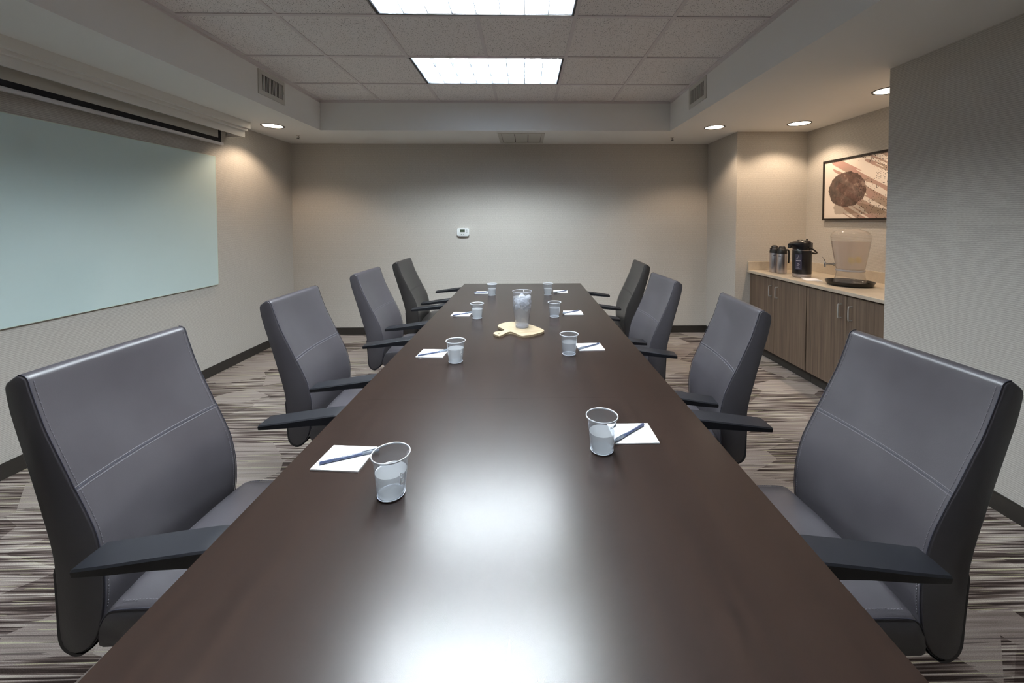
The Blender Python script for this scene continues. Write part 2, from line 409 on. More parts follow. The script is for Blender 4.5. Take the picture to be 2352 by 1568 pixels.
# ---------------------------------------------------------------- fluorescent troffers
def make_troffer():
    root = empty('ceiling_light')
    L, Wd = 2*T-2*gw, T-2*gw; d = .054; z0 = 0
    bm = bmesh.new(); t_ = .002; top = .15
    box(bm, 0, L, 0, t_, z0, top); box(bm, 0, L, Wd-t_, Wd, z0, top); box(bm, 0, t_, t_, Wd-t_, z0, top); box(bm, L-t_, L, t_, Wd-t_, z0, top)
    box(bm, 0, L, 0, Wd, top, top+t_)
    obj('housing', bm, M_HOUS, root, smooth=False)
    bm = bmesh.new(); f = .011
    for a in ((0, L, 0, f), (0, L, Wd-f, Wd), (0, f, f, Wd-f), (L-f, L, f, Wd-f)): box(bm, *a, z0-.004, z0+.006)
    obj('frame', bm, M_TRIM, root, smooth=False)
    bm = bmesh.new(); x0, x1, y0, y1 = f+.001, L-f-.001, f+.001, Wd-f-.001
    def blade(p, q, n):
        # V section: thin below, wider above, along p-q with side normal n
        rs = []
        for e in (p, q):
            e = Vector(e); n_ = Vector(n)
            rs.append([e - n_*.0019, e + n_*.0019, e + n_*.0022 + Vector((0,0,.02)), e + n_*.006 + Vector((0,0,d)), e - n_*.006 + Vector((0,0,d)), e - n_*.0022 + Vector((0,0,.02))])
        rings(bm, rs)
    ny, nx = 3, 8
    for i in range(ny+1):
        y = y0 + (y1-y0)*i/ny; blade((x0, y, z0), (x1, y, z0), (0,1,0))
    for i in range(nx+1):
        x = x0 + (x1-x0)*i/nx; blade((x, y0, z0), (x, y1, z0), (1,0,0))
    obj('louver', bm, M_LOUV, root, smooth=False)
    for i in range(ny):
        y = y0 + (y1-y0)*(i+.5)/ny
        obj('lamp_tube', tube([(x0+.01, y, d+.015), (x1-.01, y, d+.015)], .013, 10), M_TUBE, root)
    return root
tro = make_troffer(); index_kids()
labs = ['bright louvred fluorescent troffer in the ceiling, farther from the camera', 'large louvred fluorescent troffer cut off by the top of the picture', 'louvred fluorescent troffer directly above the camera end of the table']
for i, (x, y) in enumerate(LIGHTS):
    o = tro if i == 0 else copy_tree(tro)
    o.location = (x+gw, y+gw, HC-.002); tag(o, labs[i], 'ceiling light', 'fluorescent troffers over the table')
# ---------------------------------------------------------------- downlights
def downlight(x, y, r, label):
    root = empty('downlight', (x, y, HS)); tag(root, label, 'downlight', 'round recessed downlights in the soffit')
    obj('trim_ring', lathe([(r-.007, -.0015), (r-.006, -.004), (r+.004, -.004), (r+.006, 0.0), (r-.007, 0.0), (r-.007, -.0015)], 48), M_GAS, root)
    obj('lens', lathe([(0.0001, -.001), (r*.5, -.001), (r-.006, -.0005), (r-.006, 0.0)], 48), M_LENS, root)
    ld = bpy.data.lights.new('downlight_lamp', 'SPOT'); ld.energy = SPOT; ld.color = (1.0, .76, .54); ld.spot_size = math.radians(128); ld.spot_blend = .45; ld.shadow_soft_size = .04
    lo = bpy.data.objects.new('downlight_lamp', ld); C.objects.link(lo); lo.parent = root; lo.location = (0, 0, -.012)
    return root
downlight(-2.526, 4.033, .098, 'lit downlight in the soffit near the projection screen end')
downlight(1.933, 4.05, .094, 'lit downlight in the soffit between the square vent and the alcove')
downlight(2.692, 3.88, .100, 'lit downlight over the counter near the alcove corner')
downlight(2.671, 2.888, .100, 'lit downlight in the alcove, half hidden by the partition edge')
# ---------------------------------------------------------------- sprinklers
def sprinkler(x, y, label):
    root = empty('sprinkler_head', (x, y, HS)); tag(root, label, 'sprinkler', 'small sprinkler heads in the soffit')
    obj('escutcheon', lathe([(.0001, -.004), (.016, -.004), (.022, 0)], 24), M_VENT, root)
    bm = tube([(0,0,0), (0,0,-.03)], .0035, 8)
    tube([(-.012,0,-.012), (-.012,0,-.026), (0,0,-.034)], .0016, 6, bm); tube([(.012,0,-.012), (.012,0,-.026), (0,0,-.034)], .0016, 6, bm)
    obj('stem', bm, M_GAS, root)
    obj('deflector', lathe([(.0001, -.034), (.019, -.034), (.019, -.036), (.0001, -.036)], 16), M_GAS, root)
sprinkler(-2.527, 4.479, 'tiny sprinkler head hanging from the soffit near the screen wall corner')
sprinkler(1.686, 4.558, 'tiny sprinkler head hanging from the soffit near the alcove side corner')
# ---------------------------------------------------------------- soffit vents
def vent(X, face, y0, y1, z0, z1, gy0, gy1, gz0, gz1, label):
    root = empty('air_vent', (X, (y0+y1)/2, (z0+z1)/2)); tag(root, label, 'air vent', 'square supply vents in the soffit sides')
    cy, cz = (y0+y1)/2, (z0+z1)/2; s = face
    def bx(bm, a0, a1, *r): box(bm, min(s*a0, s*a1), max(s*a0, s*a1), *r)
    bm = bmesh.new()
    for a in ((y0, y1, z0, gz0), (y0, y1, gz1, z1), (y0, gy0, gz0, gz1), (gy1, y1, gz0, gz1)): bx(bm, 0, .007, a[0]-cy, a[1]-cy, a[2]-cz, a[3]-cz)
    obj('frame', bm, M_VENT, root, smooth=False)
    bm = bmesh.new(); bx(bm, .0003, .001, gy0-cy, gy1-cy, gz0-cz, gz1-cz); obj('duct', bm, M_VOID, root, smooth=False)
    k = 15
    for i in range(k):
        y = gy0 + (gy1-gy0)*(i+.5)/k - cy; bm = bmesh.new(); bx(bm, .0012, .0035, y-.0040, y+.0040, gz0-cz, gz1-cz)
        obj('slat', bm, M_VENT, root, smooth=False)
    bm = bmesh.new(); bx(bm, .007, .016, gy1-cy-.004 if s > 0 else gy0-cy-.002, gy1-cy+.003 if s > 0 else gy0-cy+.005, -.012, .012); obj('lever', bm, M_VENT, root, smooth=False)
vent(RX0, 1, 3.255, 3.600, 2.444, 2.642, 3.290, 3.575, 2.481, 2.610, 'square slatted vent in the soffit side above the screen wall')
vent(RX1, -1, 3.374, 3.727, 2.453, 2.646, 3.411, 3.697, 2.490, 2.614, 'square slatted vent in the soffit side nearer the alcove')
# ---------------------------------------------------------------- access panel in the back soffit
root = empty('access_panel', (-.047, 4.607, HS)); tag(root, 'flush white rectangular grille panel in the soffit by the back wall', 'ceiling panel')
bm = bmesh.new()
for a in ((-.258, .258, -.272, -.235), (-.258, .258, .235, .272), (-.258, -.222, -.235, .235), (.222, .258, -.235, .235)): box(bm, *a, -.006, 0)
obj('frame', bm, M_VENT, root, smooth=False)
for i in range(3):
    x = -.222 + .444*i/3; obj('panel', B(x+.004, x+.444/3-.004, -.231, .231, -.0045, 0), M_VENT, root, smooth=False)
obj('gap', B(-.2225, .2225, -.2355, .2355, -.001, 0), M_VOID, root, smooth=False)
# ---------------------------------------------------------------- thermostat
root = empty('thermostat', (-.7755, YW, 1.272)); tag(root, 'small white wall thermostat with a dark display on the back wall', 'thermostat')
def rrect(w_, h_, r, k=5):
    out = []
    for cx_, cy_, a0 in ((w_-r, h_-r, 0), (-w_+r, h_-r, 90), (-w_+r, -h_+r, 180), (w_-r, -h_+r, 270)):
        for i in range(k+1):
            a = math.radians(a0+90*i/k); out.append((cx_+r*math.cos(a), cy_+r*math.sin(a)))
    return out
def yprism(poly, y0, y1, bev=0):
    bm = prism(poly, 0, 1); 
    for v in bm.verts: v.co = Vector((v.co.x, y0+(y1-y0)*v.co.z, v.co.y))
    if bev: bmesh.ops.bevel(bm, geom=[e for e in bm.edges if all(abs(v.co.y-y1) < 1e-6 for v in e.verts)], offset=bev, segments=3, affect='EDGES', profile=.5)
    return bm
obj('body', yprism(rrect(.0735, .049, .018), 0, -.03, .006), M_PLASTIC, root)
obj('display', B(-.038, .023, -.0315, -.0295, .001, .033), M_LCD, root, smooth=False)
for x, z in ((.048, .026), (.048, .002), (-.020, -.026), (.008, -.026)): obj('button', B(x-.005, x+.005, -.032, -.0295, z-.004, z+.004), M_BTN, root, smooth=False)
# ---------------------------------------------------------------- glass board, screen, valance (screen wall)
root = empty('glass_board', (XL, 2.45, .828)); tag(root, 'long pale green glass writing board on the side wall', 'whiteboard')
bz0, bz1, by0, by1 = 0.0, 1.182, -1.27, 1.266
obj('pane', B(.012, .018, by0, by1, bz0, bz1, bev=.001, seg=1), [M_BOARD], root, smooth=False)
bm = bmesh.new(); e = .0035
for a in ((by0-.001, by1+.001, bz0-.001, bz0+e), (by0-.001, by1+.001, bz1-e, bz1+.001), (by1-e, by1+.001, bz0, bz1), (by0-.001, by0+e, bz0, bz1)): box(bm, .0115, .0187, *a)
obj('polished_edge', bm, M_BOARD_EDGE, root, smooth=False)
for y in (by0+.2, by1-.2):
    for z in (.15, bz1-.15): obj('standoff', B(.001, .0115, y-.02, y+.02, z-.02, z+.02), M_STEEL, root, smooth=False)
root = empty('projection_screen', (-2.79, 2.5, HS)); tag(root, 'rolled up projection screen, black bordered strip hanging below its valance', 'projection screen')
sy1, sy0 = 1.20, -1.24
obj('fabric', B(-.001, .001, sy0+.032, sy1-.032, -.192, -.06), M_SCREEN, root, smooth=False)
bm = bmesh.new(); box(bm, -.0012, .0012, sy0, sy1, -.230, -.192)
box(bm, -.0012, .0012, sy1-.032, sy1, -.192, -.06); box(bm, -.0012, .0012, sy0, sy0+.032, -.192, -.06)
obj('black_border', bm, M_SCRBLK, root, smooth=False)
obj('weight_bar', B(-.010, .012, sy0-.02, sy1+.02, -.254, -.230, bev=.004), M_BAR, root)
for y in (.172, .250): obj('pull_hook', tube([(0, y, -.254), (0, y, -.27), (0, y+.004, -.276)], .0015, 6), M_STEEL, root)
obj('roller_case', B(-.045, .035, sy0-.03, sy1+.03, -.085, 0, bev=.01), M_BAR, root)
vx, vy0, vy1 = -2.711, 1.15, 3.90
root = empty('valance', (vx, vy0, HS)); tag(root, 'stepped white valance board under the soffit hiding the screen roller', 'valance')
bm = bmesh.new(); t_ = .016
box(bm, -t_, 0, 0, vy1-vy0, 2.224-HS, 0); obj('face_board', bm, M_WHITE, root, smooth=False)
bm = bmesh.new(); box(bm, XL-vx, -t_, vy1-vy0-t_, vy1-vy0, 2.224-HS, 0); obj('end_board', bm, M_WHITE, root, smooth=False); obj('end_board', B(XL-vx+.001, -t_, 0, t_, 2.224-HS, 0), M_WHITE, root, smooth=False)
bm = bmesh.new(); box(bm, 0, .028, 0, vy1-vy0, 2.281-HS, 0); obj('step_moulding', bm, M_WHITE, root, smooth=False)
bm = bmesh.new(); box(bm, .028, .056, 0, vy1-vy0, 2.303-HS, 0); obj('step_moulding', bm, M_WHITE, root, smooth=False)
# ================================================================= ALCOVE: cabinets, counter
XF = 2.405
def cabinet(y0, y1, ym, label, hs):
    root = empty('base_cabinet', (XF, (y0+y1)/2, 0)); cy = (y0+y1)/2; tag(root, label, 'cabinet', 'wood laminate cabinets in the alcove')
    obj('carcass', B(.045, XA-XF-.004, y0-cy, y1-cy, .10, .849), M_LAM, root, smooth=False)
    obj('toe_kick', B(.075, .09, y0-cy, y1-cy, 0, .10), M_BASE, root, smooth=False)
    g = .0018
    for a, b, hy in ((y0+.003, ym-g, hs[1]), (ym+g, y1-.003, hs[0])):
        d = obj('door', B(.026, .0445, a-cy, b-cy, .101, .838, bev=.0008, seg=1), M_LAM, root, smooth=False)
        h = hy-cy
        obj('handle', tube(catmull([(.026, h, .663), (.006, h, .664), (-.002, h, .672), (-.002, h, .758), (.006, h, .766), (.026, h, .767)], 4), .0046, 8), M_NICKEL, d)
    obj('reveal', B(.040, .0449, y0-cy+.0005, y1-cy-.0005, .838, .849), M_VOID, root, smooth=False)
cabinet(3.374, YA-.003, 3.812, 'double door wood laminate cabinet unit beside the niche wall', (3.862, 3.762))
cabinet(YP+.003, 3.369, 2.942, 'double door wood laminate cabinet unit cut off by the partition', (2.992, 2.893))
root = empty('countertop', (XF, YP, .876)); tag(root, 'beige stone countertop running along the alcove above the cabinets', 'countertop')
obj('slab', B(0, XA-XF-.001, .001, YA-YP-.001, -.0268, 0, bev=.0015, seg=1), M_CTR, root, smooth=False)
obj('backsplash', B(XA-XF-.021, XA-XF-.001, .001, YA-YP-.022, .0003, .092, bev=.001, seg=1), M_CTR, root, smooth=False)
obj('backsplash', B(0, XA-XF-.001, YA-YP-.0215, YA-YP-.001, .0003, .092, bev=.001, seg=1), M_CTR, root, smooth=False)
# ---------------------------------------------------------------- picture
root = empty('framed_picture', (XA-.026, 3.985, 1.412)); tag(root, 'black framed abstract watercolour of a dark round wash and pink strokes', 'picture')
pw, ph = 1.02, .592; fr = .018
bm = bmesh.new()
for a in ((-pw, 0, 0, fr), (-pw, 0, ph-fr, ph), (-pw, -pw+fr, fr, ph-fr), (-fr, 0, fr, ph-fr)): box(bm, 0, .025, a[0], a[1], a[2], a[3])
obj('frame', bm, M_FRAME, root, smooth=False)
obj('print', B(.008, .012, -pw+fr, -fr, fr, ph-fr), M_ART, root, smooth=False)
# ================================================================= TABLE
root = empty('conference_table', ((TX0+TX1)/2, 1.47, 0)); tag(root, 'long dark espresso wood conference table down the middle of the room', 'table')
hw = (TX1-TX0)/2
for a, b in ((TY0-1.47, -.0002), (.0002, TY1-1.47)):
    obj('tabletop', B(-hw, hw, a, b, TH-.040, TH), M_WOOD, root, smooth=False)
for y in (-1.9, .55, 2.0):
    bm = B(-.30, .30, y-.04, y+.04, .02, TH-.040, bev=.004); box(bm, -.36, .36, y-.09, y+.09, 0, .03, bev=.005)
    obj('leg', bm, M_WOOD, root)
obj('beam', B(-.03, .03, -1.9, 2.0, .3, .42), M_WOOD, root)
# ================================================================= CHAIRS
FRONT = [(1.0225,-.436),(1.0205,-.424),(1.0125,-.4145),(.998,-.4095),(.968,-.4005),(.90,-.377),(.852,-.356),(.798,-.331),(.755,-.311),(.723,-.295),(.68,-.275),(.636,-.2565),(.593,-.2455),(.55,-.2375),(.51,-.2345),(.458,-.2350),(.41,-.2405),(.385,-.2455),(.360,-.255)]
BOTTOM = [(.340,-.268),(.326,-.288),(.3215,-.305),(.326,-.322),(.340,-.336),(.36,-.343)]
REAR = [(.40,-.3475),(.45,-.350),(.50,-.3525),(.56,-.358),(.62,-.370),(.67,-.3835),(.73,-.3995),(.80,-.4195),(.86,-.437),(.925,-.4555),(.97,-.4645),(.992,-.4665),(1.004,-.462)]
W = .228; CONC = .020
front_s = catmull(FRONT, 4)
def fx(z):
    for (z1, x1), (z0, x0) in zip(front_s, front_s[1:]):
        if z0 <= z <= z1: return x0 + (x1-x0)*(z-z0)/max(z1-z0, 1e-9)
    return front_s[0][1] if z > front_s[0][0] else front_s[-1][1]
def conc(y, z):
    k = min(1, max(.15, (1.03-z)/.22)) if z > .81 else 1
    if z < .42: k = max(0, (z-.33)/.09)
    return CONC*k*max(0, 1-(y/W)**2)
def fpt(y, z, off=0): return (fx(z)-conc(y, z)+off, y, z)
def make_chair(name, label, lea, pipe, thread):
    root = empty(name); tag(root, label, 'chair')
    loop = [(z, x, 1) for z, x in catmull(FRONT, 3)] + [(z, x, 0) for z, x in BOTTOM] + [(z, x, 0) for z, x in catmull(REAR, 2)] + [(1.016,-.447,.0)]
    cz = sum(p[0] for p in loop)/len(loop)
    ys = [-W, -W+.0015, -W+.005, -W+.012, -.18, -.13, -.08, -.03, .03, .08, .13, .18, W-.012, W-.005, W-.0015, W]
    ins = {0: .0055, 1: .0028, 2: .0007}
    rs = []
    npnt = len(loop)
    for i, y in enumerate(ys):
        d = ins.get(min(i, len(ys)-1-i), 0); r = []
        for k, (z, x, f) in enumerate(loop):
            a, b = loop[(k-1) % npnt], loop[(k+1) % npnt]
            tz, tx = b[0]-a[0], b[1]-a[1]; L = math.hypot(tz, tx) or 1
            nz, nx = tx/L, -tz/L                     # inward normal (in z,x)
            x2 = x - (conc(y, z) if f else 0) + nx*-d*1.0; z2 = z + nz*-d*1.0
            r.append(Vector((x2, y, z2)))
        rs.append(r)
    # make sure the inset goes inward
    cxm = sum(p[1] for p in loop)/npnt
    if (rs[0][0].z) > (rs[4][0].z + 1e-6):
        for i in (0, 1, 2, len(ys)-1, len(ys)-2, len(ys)-3):
            ref = rs[4] if i < 3 else rs[-5]
            d = ins[min(i, len(ys)-1-i)]
            for k, (z, x, f) in enumerate(loop):
                y = ys[i]; base = Vector((x - (conc(y, z) if f else 0), y, z)); rs[i][k] = base*2 - rs[i][k]
    bm = bmesh.new(); rings(bm, rs)
    back = obj('backrest', bm, lea, root, sharp=50)
    # piping along both front edges
    for s in (-1, 1):
        pts = [(x+.0006, s*(W-.0035), z) for z, x in catmull(FRONT, 4)] + [(x, s*(W-.0035), z) for z, x in BOTTOM[:4]]
        obj('piping', tube(pts, .0013, 6), pipe, back)
    # stitched rows beside the piping
    for s in (-1, 1):
        bm = bmesh.new(); z = .43
        while z < 1.005:
            p, q = fpt(s*(W-.014), z, .0006), fpt(s*(W-.014), z+.0042, .0006)
            tube([p, q], .0011, 5, bm); z += .0075
        obj('edge_stitching', bm, thread, back)
    # double seam across the back
    for dz_, rr, mm in ((.0048, .0011, thread), (-.0048, .0011, thread)):
        obj('cross_seam', tube([fpt(-W+.004+(2*W-.008)*i/24, .738+dz_, .0003) for i in range(25)], rr, 6), mm, back)
    obj('seam_groove', tube([fpt(-W+.004+(2*W-.008)*i/24, .738, -.0008) for i in range(25)], .0020, 6), pipe, back)
    # black rear shell hugging the lower back
    shell = catmull([(.545,-.350),(.53,-.3545),(.50,-.3528),(.42,-.3487),(.36,-.3455),(.335,-.335),(.322,-.318),(.3175,-.303),(.322,-.286),(.335,-.270)], 3)
    rs = []
    for z, x in shell:
        rs.append([Vector((x-.0022, -W+.001, z-.0018)), Vector((x-.0022, W-.001, z-.0018)), Vector((x+.008, W-.001, z+.005)), Vector((x+.008, -W+.001, z+.005))])
    bm = bmesh.new(); rings(bm, rs); obj('back_shell', bm, M_BLACK, root, sharp=60)
    # seat cushion
    sw = .243
    rs = []
    for y in [-sw, -sw+.006, -sw+.016, -.17, -.09, 0, .09, .17, sw-.016, sw-.006, sw]:
        e_ = min(abs(y+sw), abs(sw-y)); dz = {0: -.014, 1: -.004}.get(0 if e_ < .001 else (1 if e_ < .007 else 2), 0)
        cr = .016*(1-(y/sw)**2)
        pts = [(-.232,.352),(-.2325,.39),(-.228,.42),(-.214,.443),(-.19,.450),(-.10,.452),(0,.452),(.12,.450),(.20,.444),(.235,.430),(.25,.405),(.245,.378),(.225,.358),(.15,.350),(-.1,.349),(-.2,.349)]
        r = []
        for x, z in catmull(pts, 2, True):
            zz = z + (cr+dz if z > .41 else (-dz*.6 if z < .37 else 0)); r.append(Vector((x, y, zz)))
        rs.append(r)
    bm = bmesh.new(); rings(bm, rs)
    seat = obj('seat', bm, lea, root, sharp=55)
    for s in (-1, 1):
        pts = [(-.231, s*(sw-.002), .41), (-.222, s*(sw-.003), .430), (-.206, s*(sw-.003), .4425), (-.18, s*(sw-.003), .4475), (-.1, s*(sw-.003), .4495), (.1, s*(sw-.003), .4475), (.19, s*(sw-.003), .440)]
        obj('piping', tube(catmull(pts, 4), .0014, 6), pipe, seat)
    for s in (-1, 1):
        bm = bmesh.new(); x = -.19
        while x < .19: tube([(x, s*(sw-.018), .4625-(.0025 if abs(x)>.15 else 0)-.004), (x+.0045, s*(sw-.018), .4625-(.0025 if abs(x)>.15 else 0)-.004)], .0011, 5, bm); x += .008
        obj('edge_stitching', bm, thread, seat)
    obj('seat_pan', B(-.19, .2, -.20, .20, .325, .349, bev=.008), M_BLACK, root)
    # arm pads with curved supports
    for s in (-1, 1):
        rs = []
        for x, zt, th, hw_, sl in ((-.181,.6465,.014,.040,0),(-.178,.648,.017,.0415,0),(-.10,.658,.022,.0425,0),(0,.672,.027,.0425,0),(.09,.6835,.036,.0415,0),(.118,.6855,.044,.040,0),(.134,.680,.046,.038,0),(.142,.664,.034,.035,0)):
            c = s*.304; y0, y1 = c-hw_, c+hw_
            rs.append([Vector((x, y0, zt-.004)), Vector((x, y0+.004, zt)), Vector((x, c, zt+.0012)), Vector((x, y1-.004, zt)), Vector((x, y1, zt-.004)), Vector((x, y1-.002, zt-th)), Vector((x, y0+.002, zt-th))])
        bm = bmesh.new(); rings(bm, rs); pad = obj('armrest', bm, M_ARM, root, sharp=35)
        rs = []
        path = [(.100,.304,.655,.046,.034),(.104,.303,.63,.034,.026),(.104,.301,.60,.028,.018),(.095,.298,.52,.024,.014),(.066,.292,.44,.024,.013),(.060,.280,.37,.024,.013),(.055,.255,.334,.024,.013),(.055,.20,.330,.024,.012)]
        for i, (x, y, z, a, b) in enumerate(path):
            y *= s
            if i < 6: rs.append([Vector((x-a, y-b, z)), Vector((x+a, y-b, z)), Vector((x+a, y+b, z)), Vector((x-a, y+b, z))])
            else: 
                q = s
                rs.append([Vector((x-a, y, z+b*-q if s > 0 else z+b*-q)), Vector((x+a, y, z+b*-q)), Vector((x+a, y, z+b*q)), Vector((x-a, y, z+b*q))])
        bm = bmesh.new(); rings(bm, rs); obj('arm_support', bm, M_BLACK, root, sharp=40)
    # mechanism, gas lift, star base, casters
    obj('mechanism', B(-.30, .08, -.05, .05, .285, .327, bev=.01), M_BLACK, root)
    obj('gas_lift', lathe([(.0001,.10),(.028,.10),(.028,.22),(.016,.222),(.016,.29),(.0001,.29)], 20, cx=.0), M_GAS, root)
    bm = lathe([(.0001,.065),(.04,.065),(.04,.115),(.0001,.118)], 20)
    for k in range(5):
        a = 2*PI*k/5 + .3; ca, sa = math.cos(a), math.sin(a)
        rs = []
        for t_, ww, z, hh in ((.02,.03,.095,.018),(.15,.024,.088,.014),(.29,.017,.075,.010)):
            rs.append([Vector((ca*t_-sa*ww*q, sa*t_+ca*ww*q, z+hh*p)) for q, p in ((-1,-1),(1,-1),(1,1),(-1,1))])
        rings(bm, rs)
    obj('star_base', bm, M_BLACK, root)
    for k in range(5):
        a = 2*PI*k/5 + .3; x, y = .285*math.cos(a), .285*math.sin(a)
        bm = bmesh.new()
        for dy in (-.014, .014): tube([(x-.008+dy*0, y+dy-.008, .028), (x-.008, y+dy+.008, .028)], .028, 16, bm)
        tube([(x, y, .03), (x, y, .07)], .006, 8, bm)
        obj('caster', bm, M_BLACK, root)
    return root
G1 = None
CH = {  # x, y, yaw, raise, lean, arm raise
 'L1': (-.8154, 1.2007, .0029, .0148, .0222, -.0086), 'L2': (-.8012, 2.1235, .0203, .0129, -.0027, -.0022),
 'L3': (-.8005, 3.0987, -.0104, .0094, -.0152, .0028), 'L4': (-.7908, 3.9961, .0043, .0018, -.0246, .0030),
 'R1': (.7290, 1.1513, -.0102, .0036, -.0240, -.0006), 'R2': (.6766, 2.0200, .0912, -.0201, .0232, -.0017),
 'R3': (.5750, 2.8178, -.0385, -.0156, .0099, .0047), 'R4': (.6702, 3.7796, .0501, -.0068, .0113, .0026)}
LAB = {
 'L1': 'grey leather armchair nearest the camera on the glass board side', 'L2': 'second grey leather armchair from the camera on the glass board side',
 'L3': 'third grey leather armchair on the glass board side, next to the dark one', 'L4': 'dark brown leather armchair at the far end on the glass board side',
 'R1': 'grey leather armchair nearest the camera on the alcove side', 'R2': 'grey leather armchair in front of the alcove cabinets, second from the camera',
 'R3': 'third grey leather armchair on the alcove side, overlapping the dark one', 'R4': 'dark brown leather armchair at the far end on the alcove side'}
grey = make_chair('office_chair', LAB['L1'], M_LEA, M_PIPE, M_THREAD)
brown = make_chair('office_chair', LAB['L4'], M_LEA2, M_PIPE2, M_THREAD2)
index_kids()
used = set()
for k, (x, y, r, dz, ti, ad) in CH.items():
    proto = brown if k in ('L4', 'R4') else grey
    if proto.name in used: o = copy_tree(proto)
    else: o = proto; used.add(proto.name)
    CH[k] = (o, x, y, r, dz, ti, ad)
index_kids()
for k, (o, x, y, r, dz, ti, ad) in CH.items():
    o.location = (x, y, 0); o.rotation_euler = (0, 0, r if k[0] == 'L' else PI - r)
    o['label'] = LAB[k]; o['category'] = 'chair'; o['group'] = 'leather armchairs around the table'
    for c in KID[o.name]:
        n_ = c.name.split('.')[0]
        if n_ in ('backrest', 'back_shell'):
            th = ti; p = Vector((-.3, 0, .45))            # lean about a hinge low in the back
            R_ = Matrix.Rotation(th, 4, 'Y')
            c.matrix_local = Matrix.Translation((-.0 , 0, dz)) @ Matrix.Translation(p) @ R_ @ Matrix.Translation(-p)
        elif n_ in ('seat', 'seat_pan', 'mechanism'): c.location = (0, 0, dz)
        elif n_ in ('armrest', 'arm_support'): c.location = (0, 0, dz+ad)
# ================================================================= TABLE SETTINGS
def make_cup(milky, level, mark=None, mrot=0.0):
    root = empty('plastic_cup')
    h = .102
    prof = [(.0001,.0022),(.0295,.0022),(.0305,.0006),(.0315,.001),(.0325,.006),(.0338,.022),(.0338,.0225),(.0350,.0235),(.0400,.078),(.0412,.088),(.0425,.096),(.0445,h-.002)]
    obj('shell', lathe(prof, 48), M_CUP, root)
    obj('rim', lathe([(.0445,h-.003),(.0462,h-.0022),(.0466,h-.0005),(.0458,h+.0012),(.0445,h+.0008),(.0440,h-.0015),(.0445,h-.003)], 48), M_RIM, root)
    obj('base_ring', lathe([(.0300,.0004),(.0322,.0008),(.0330,.0035),(.0310,.0035),(.0300,.0004)], 40), M_RIM, root)
    rl = .0346 + (level-.023)*.091
    obj('water', lathe([(.0001,.003),(.029,.003),(.0308,.005),(.0325,.021),(.0338,.024),(rl-.0008, level),(rl-.004, level-.0008),(.0001, level-.0008)], 40), M_WATERM if milky else M_WATERC, root)
    if mark == 'B':
        a = mrot; r_ = .0398
        mw = Matrix.Translation((r_*math.cos(a), r_*math.sin(a), .052)) @ Matrix.Rotation(a+PI/2, 4, 'Z') @ Matrix.Rotation(PI/2-.09, 4, 'X')
        mw = mw @ Matrix.Diagonal((.48, 1, 1, 1))
        text_mesh('letter_print', 'B', .040, M_FROST, root, mw)
    if mark == 'bars':
        bm = bmesh.new()
        for i in range(7):
            a = mrot + (i-3)*.10; r_ = .0408; a2 = a+.05
            tube([(r_*math.cos(a), r_*math.sin(a), .080), ((r_+.0006)*math.cos(a2), (r_+.0006)*math.sin(a2), .087)], .0009, 5, bm)
        obj('hatch_print', bm, M_BLACK, root)
    return root
SIDE = 'glass board side'; AL = 'alcove side'
cups = [(-.330,.954,1,.060,'B',-.60,'cup of ice water, reflections painted milky, with a frosted B, nearest the camera'),
 (.220,1.129,1,.056,'bars',-.85,'cup of water, reflections painted milky, with dark hatch print, beside the nearest alcove side notepad'),
 (-.333,1.862,1,.066,'B',-.70,'cup of ice water, reflections painted milky, with a B, second on the glass board side'),
 (.215,1.957,0,.062,None,0,'cup of clear water second on the alcove side'),
 (-.334,2.702,1,.064,None,0,'cup of water, reflections painted milky, third on the glass board side'),
 (.198,2.731,0,.064,None,0,'cup of clear water third on the alcove side, behind the wooden board'),
 (-.304,3.541,1,.058,None,0,'cup half full of water at the far end on the glass board side'),
 (.198,3.549,1,.056,None,0,'cup half full of water at the far end on the alcove side')]
for x, y, mk, lv, mark, mr, lab in cups:
    o = make_cup(mk, lv, mark, mr); o.location = (x, y, TH+.0002); tag(o, lab, 'cup', 'plastic water cups on the table')
# notepads
pads = [([(-.567,1.156),(-.462,1.147),(-.430,1.044),(-.574,1.056)],'white notepad sheet under a pen, nearest on the glass board side'),
 ([(.272,1.265),(.395,1.265),(.398,1.163),(.261,1.160)],'white notepad sheet under a pen, nearest on the alcove side'),
 ([(-.537,2.040),(-.402,2.033),(-.396,1.914),(-.540,1.929)],'white notepad sheet second on the glass board side'),
 ([(.272,2.116),(.405,2.121),(.405,2.012),(.264,2.002)],'white notepad sheet second on the alcove side'),
 ([(-.529,2.879),(-.390,2.873),(-.385,2.745),(-.532,2.754)],'white notepad sheet third on the glass board side'),
 ([(.271,2.901),(.410,2.897),(.410,2.775),(.268,2.770)],'white notepad sheet third on the alcove side'),
 ([(-.472,3.731),(-.333,3.727),(-.325,3.597),(-.464,3.600)],'white notepad sheet at the far end on the glass board side'),
 ([(.252,3.751),(.391,3.742),(.395,3.640),(.260,3.643)],'white notepad sheet at the far end on the alcove side')]
for poly, lab in pads:
    cx_ = sum(p[0] for p in poly)/4; cy_ = sum(p[1] for p in poly)/4
    # opposite edges kept parallel: a real rectangular sheet laid at its own angle
    ex = (Vector(poly[1])-Vector(poly[0]) + Vector(poly[2])-Vector(poly[3]))/2; ey = (Vector(poly[0])-Vector(poly[3]) + Vector(poly[1])-Vector(poly[2]))/2
    ux = ex.normalized(); uy = Vector((-ux.y, ux.x)); wv, hv = .133/2, .114/2
    bm = prism([(s*wv, t*hv) for s, t in ((-1,-1),(1,-1),(1,1),(-1,1))], 0, .0035)
    o = obj('notepad', bm, M_PAPER, smooth=False); o.location = (cx_, cy_, TH+.0002); o.rotation_euler = (0,0,math.atan2(ux.y, ux.x))
    tag(o, lab, 'notepad', 'white notepads on the table')
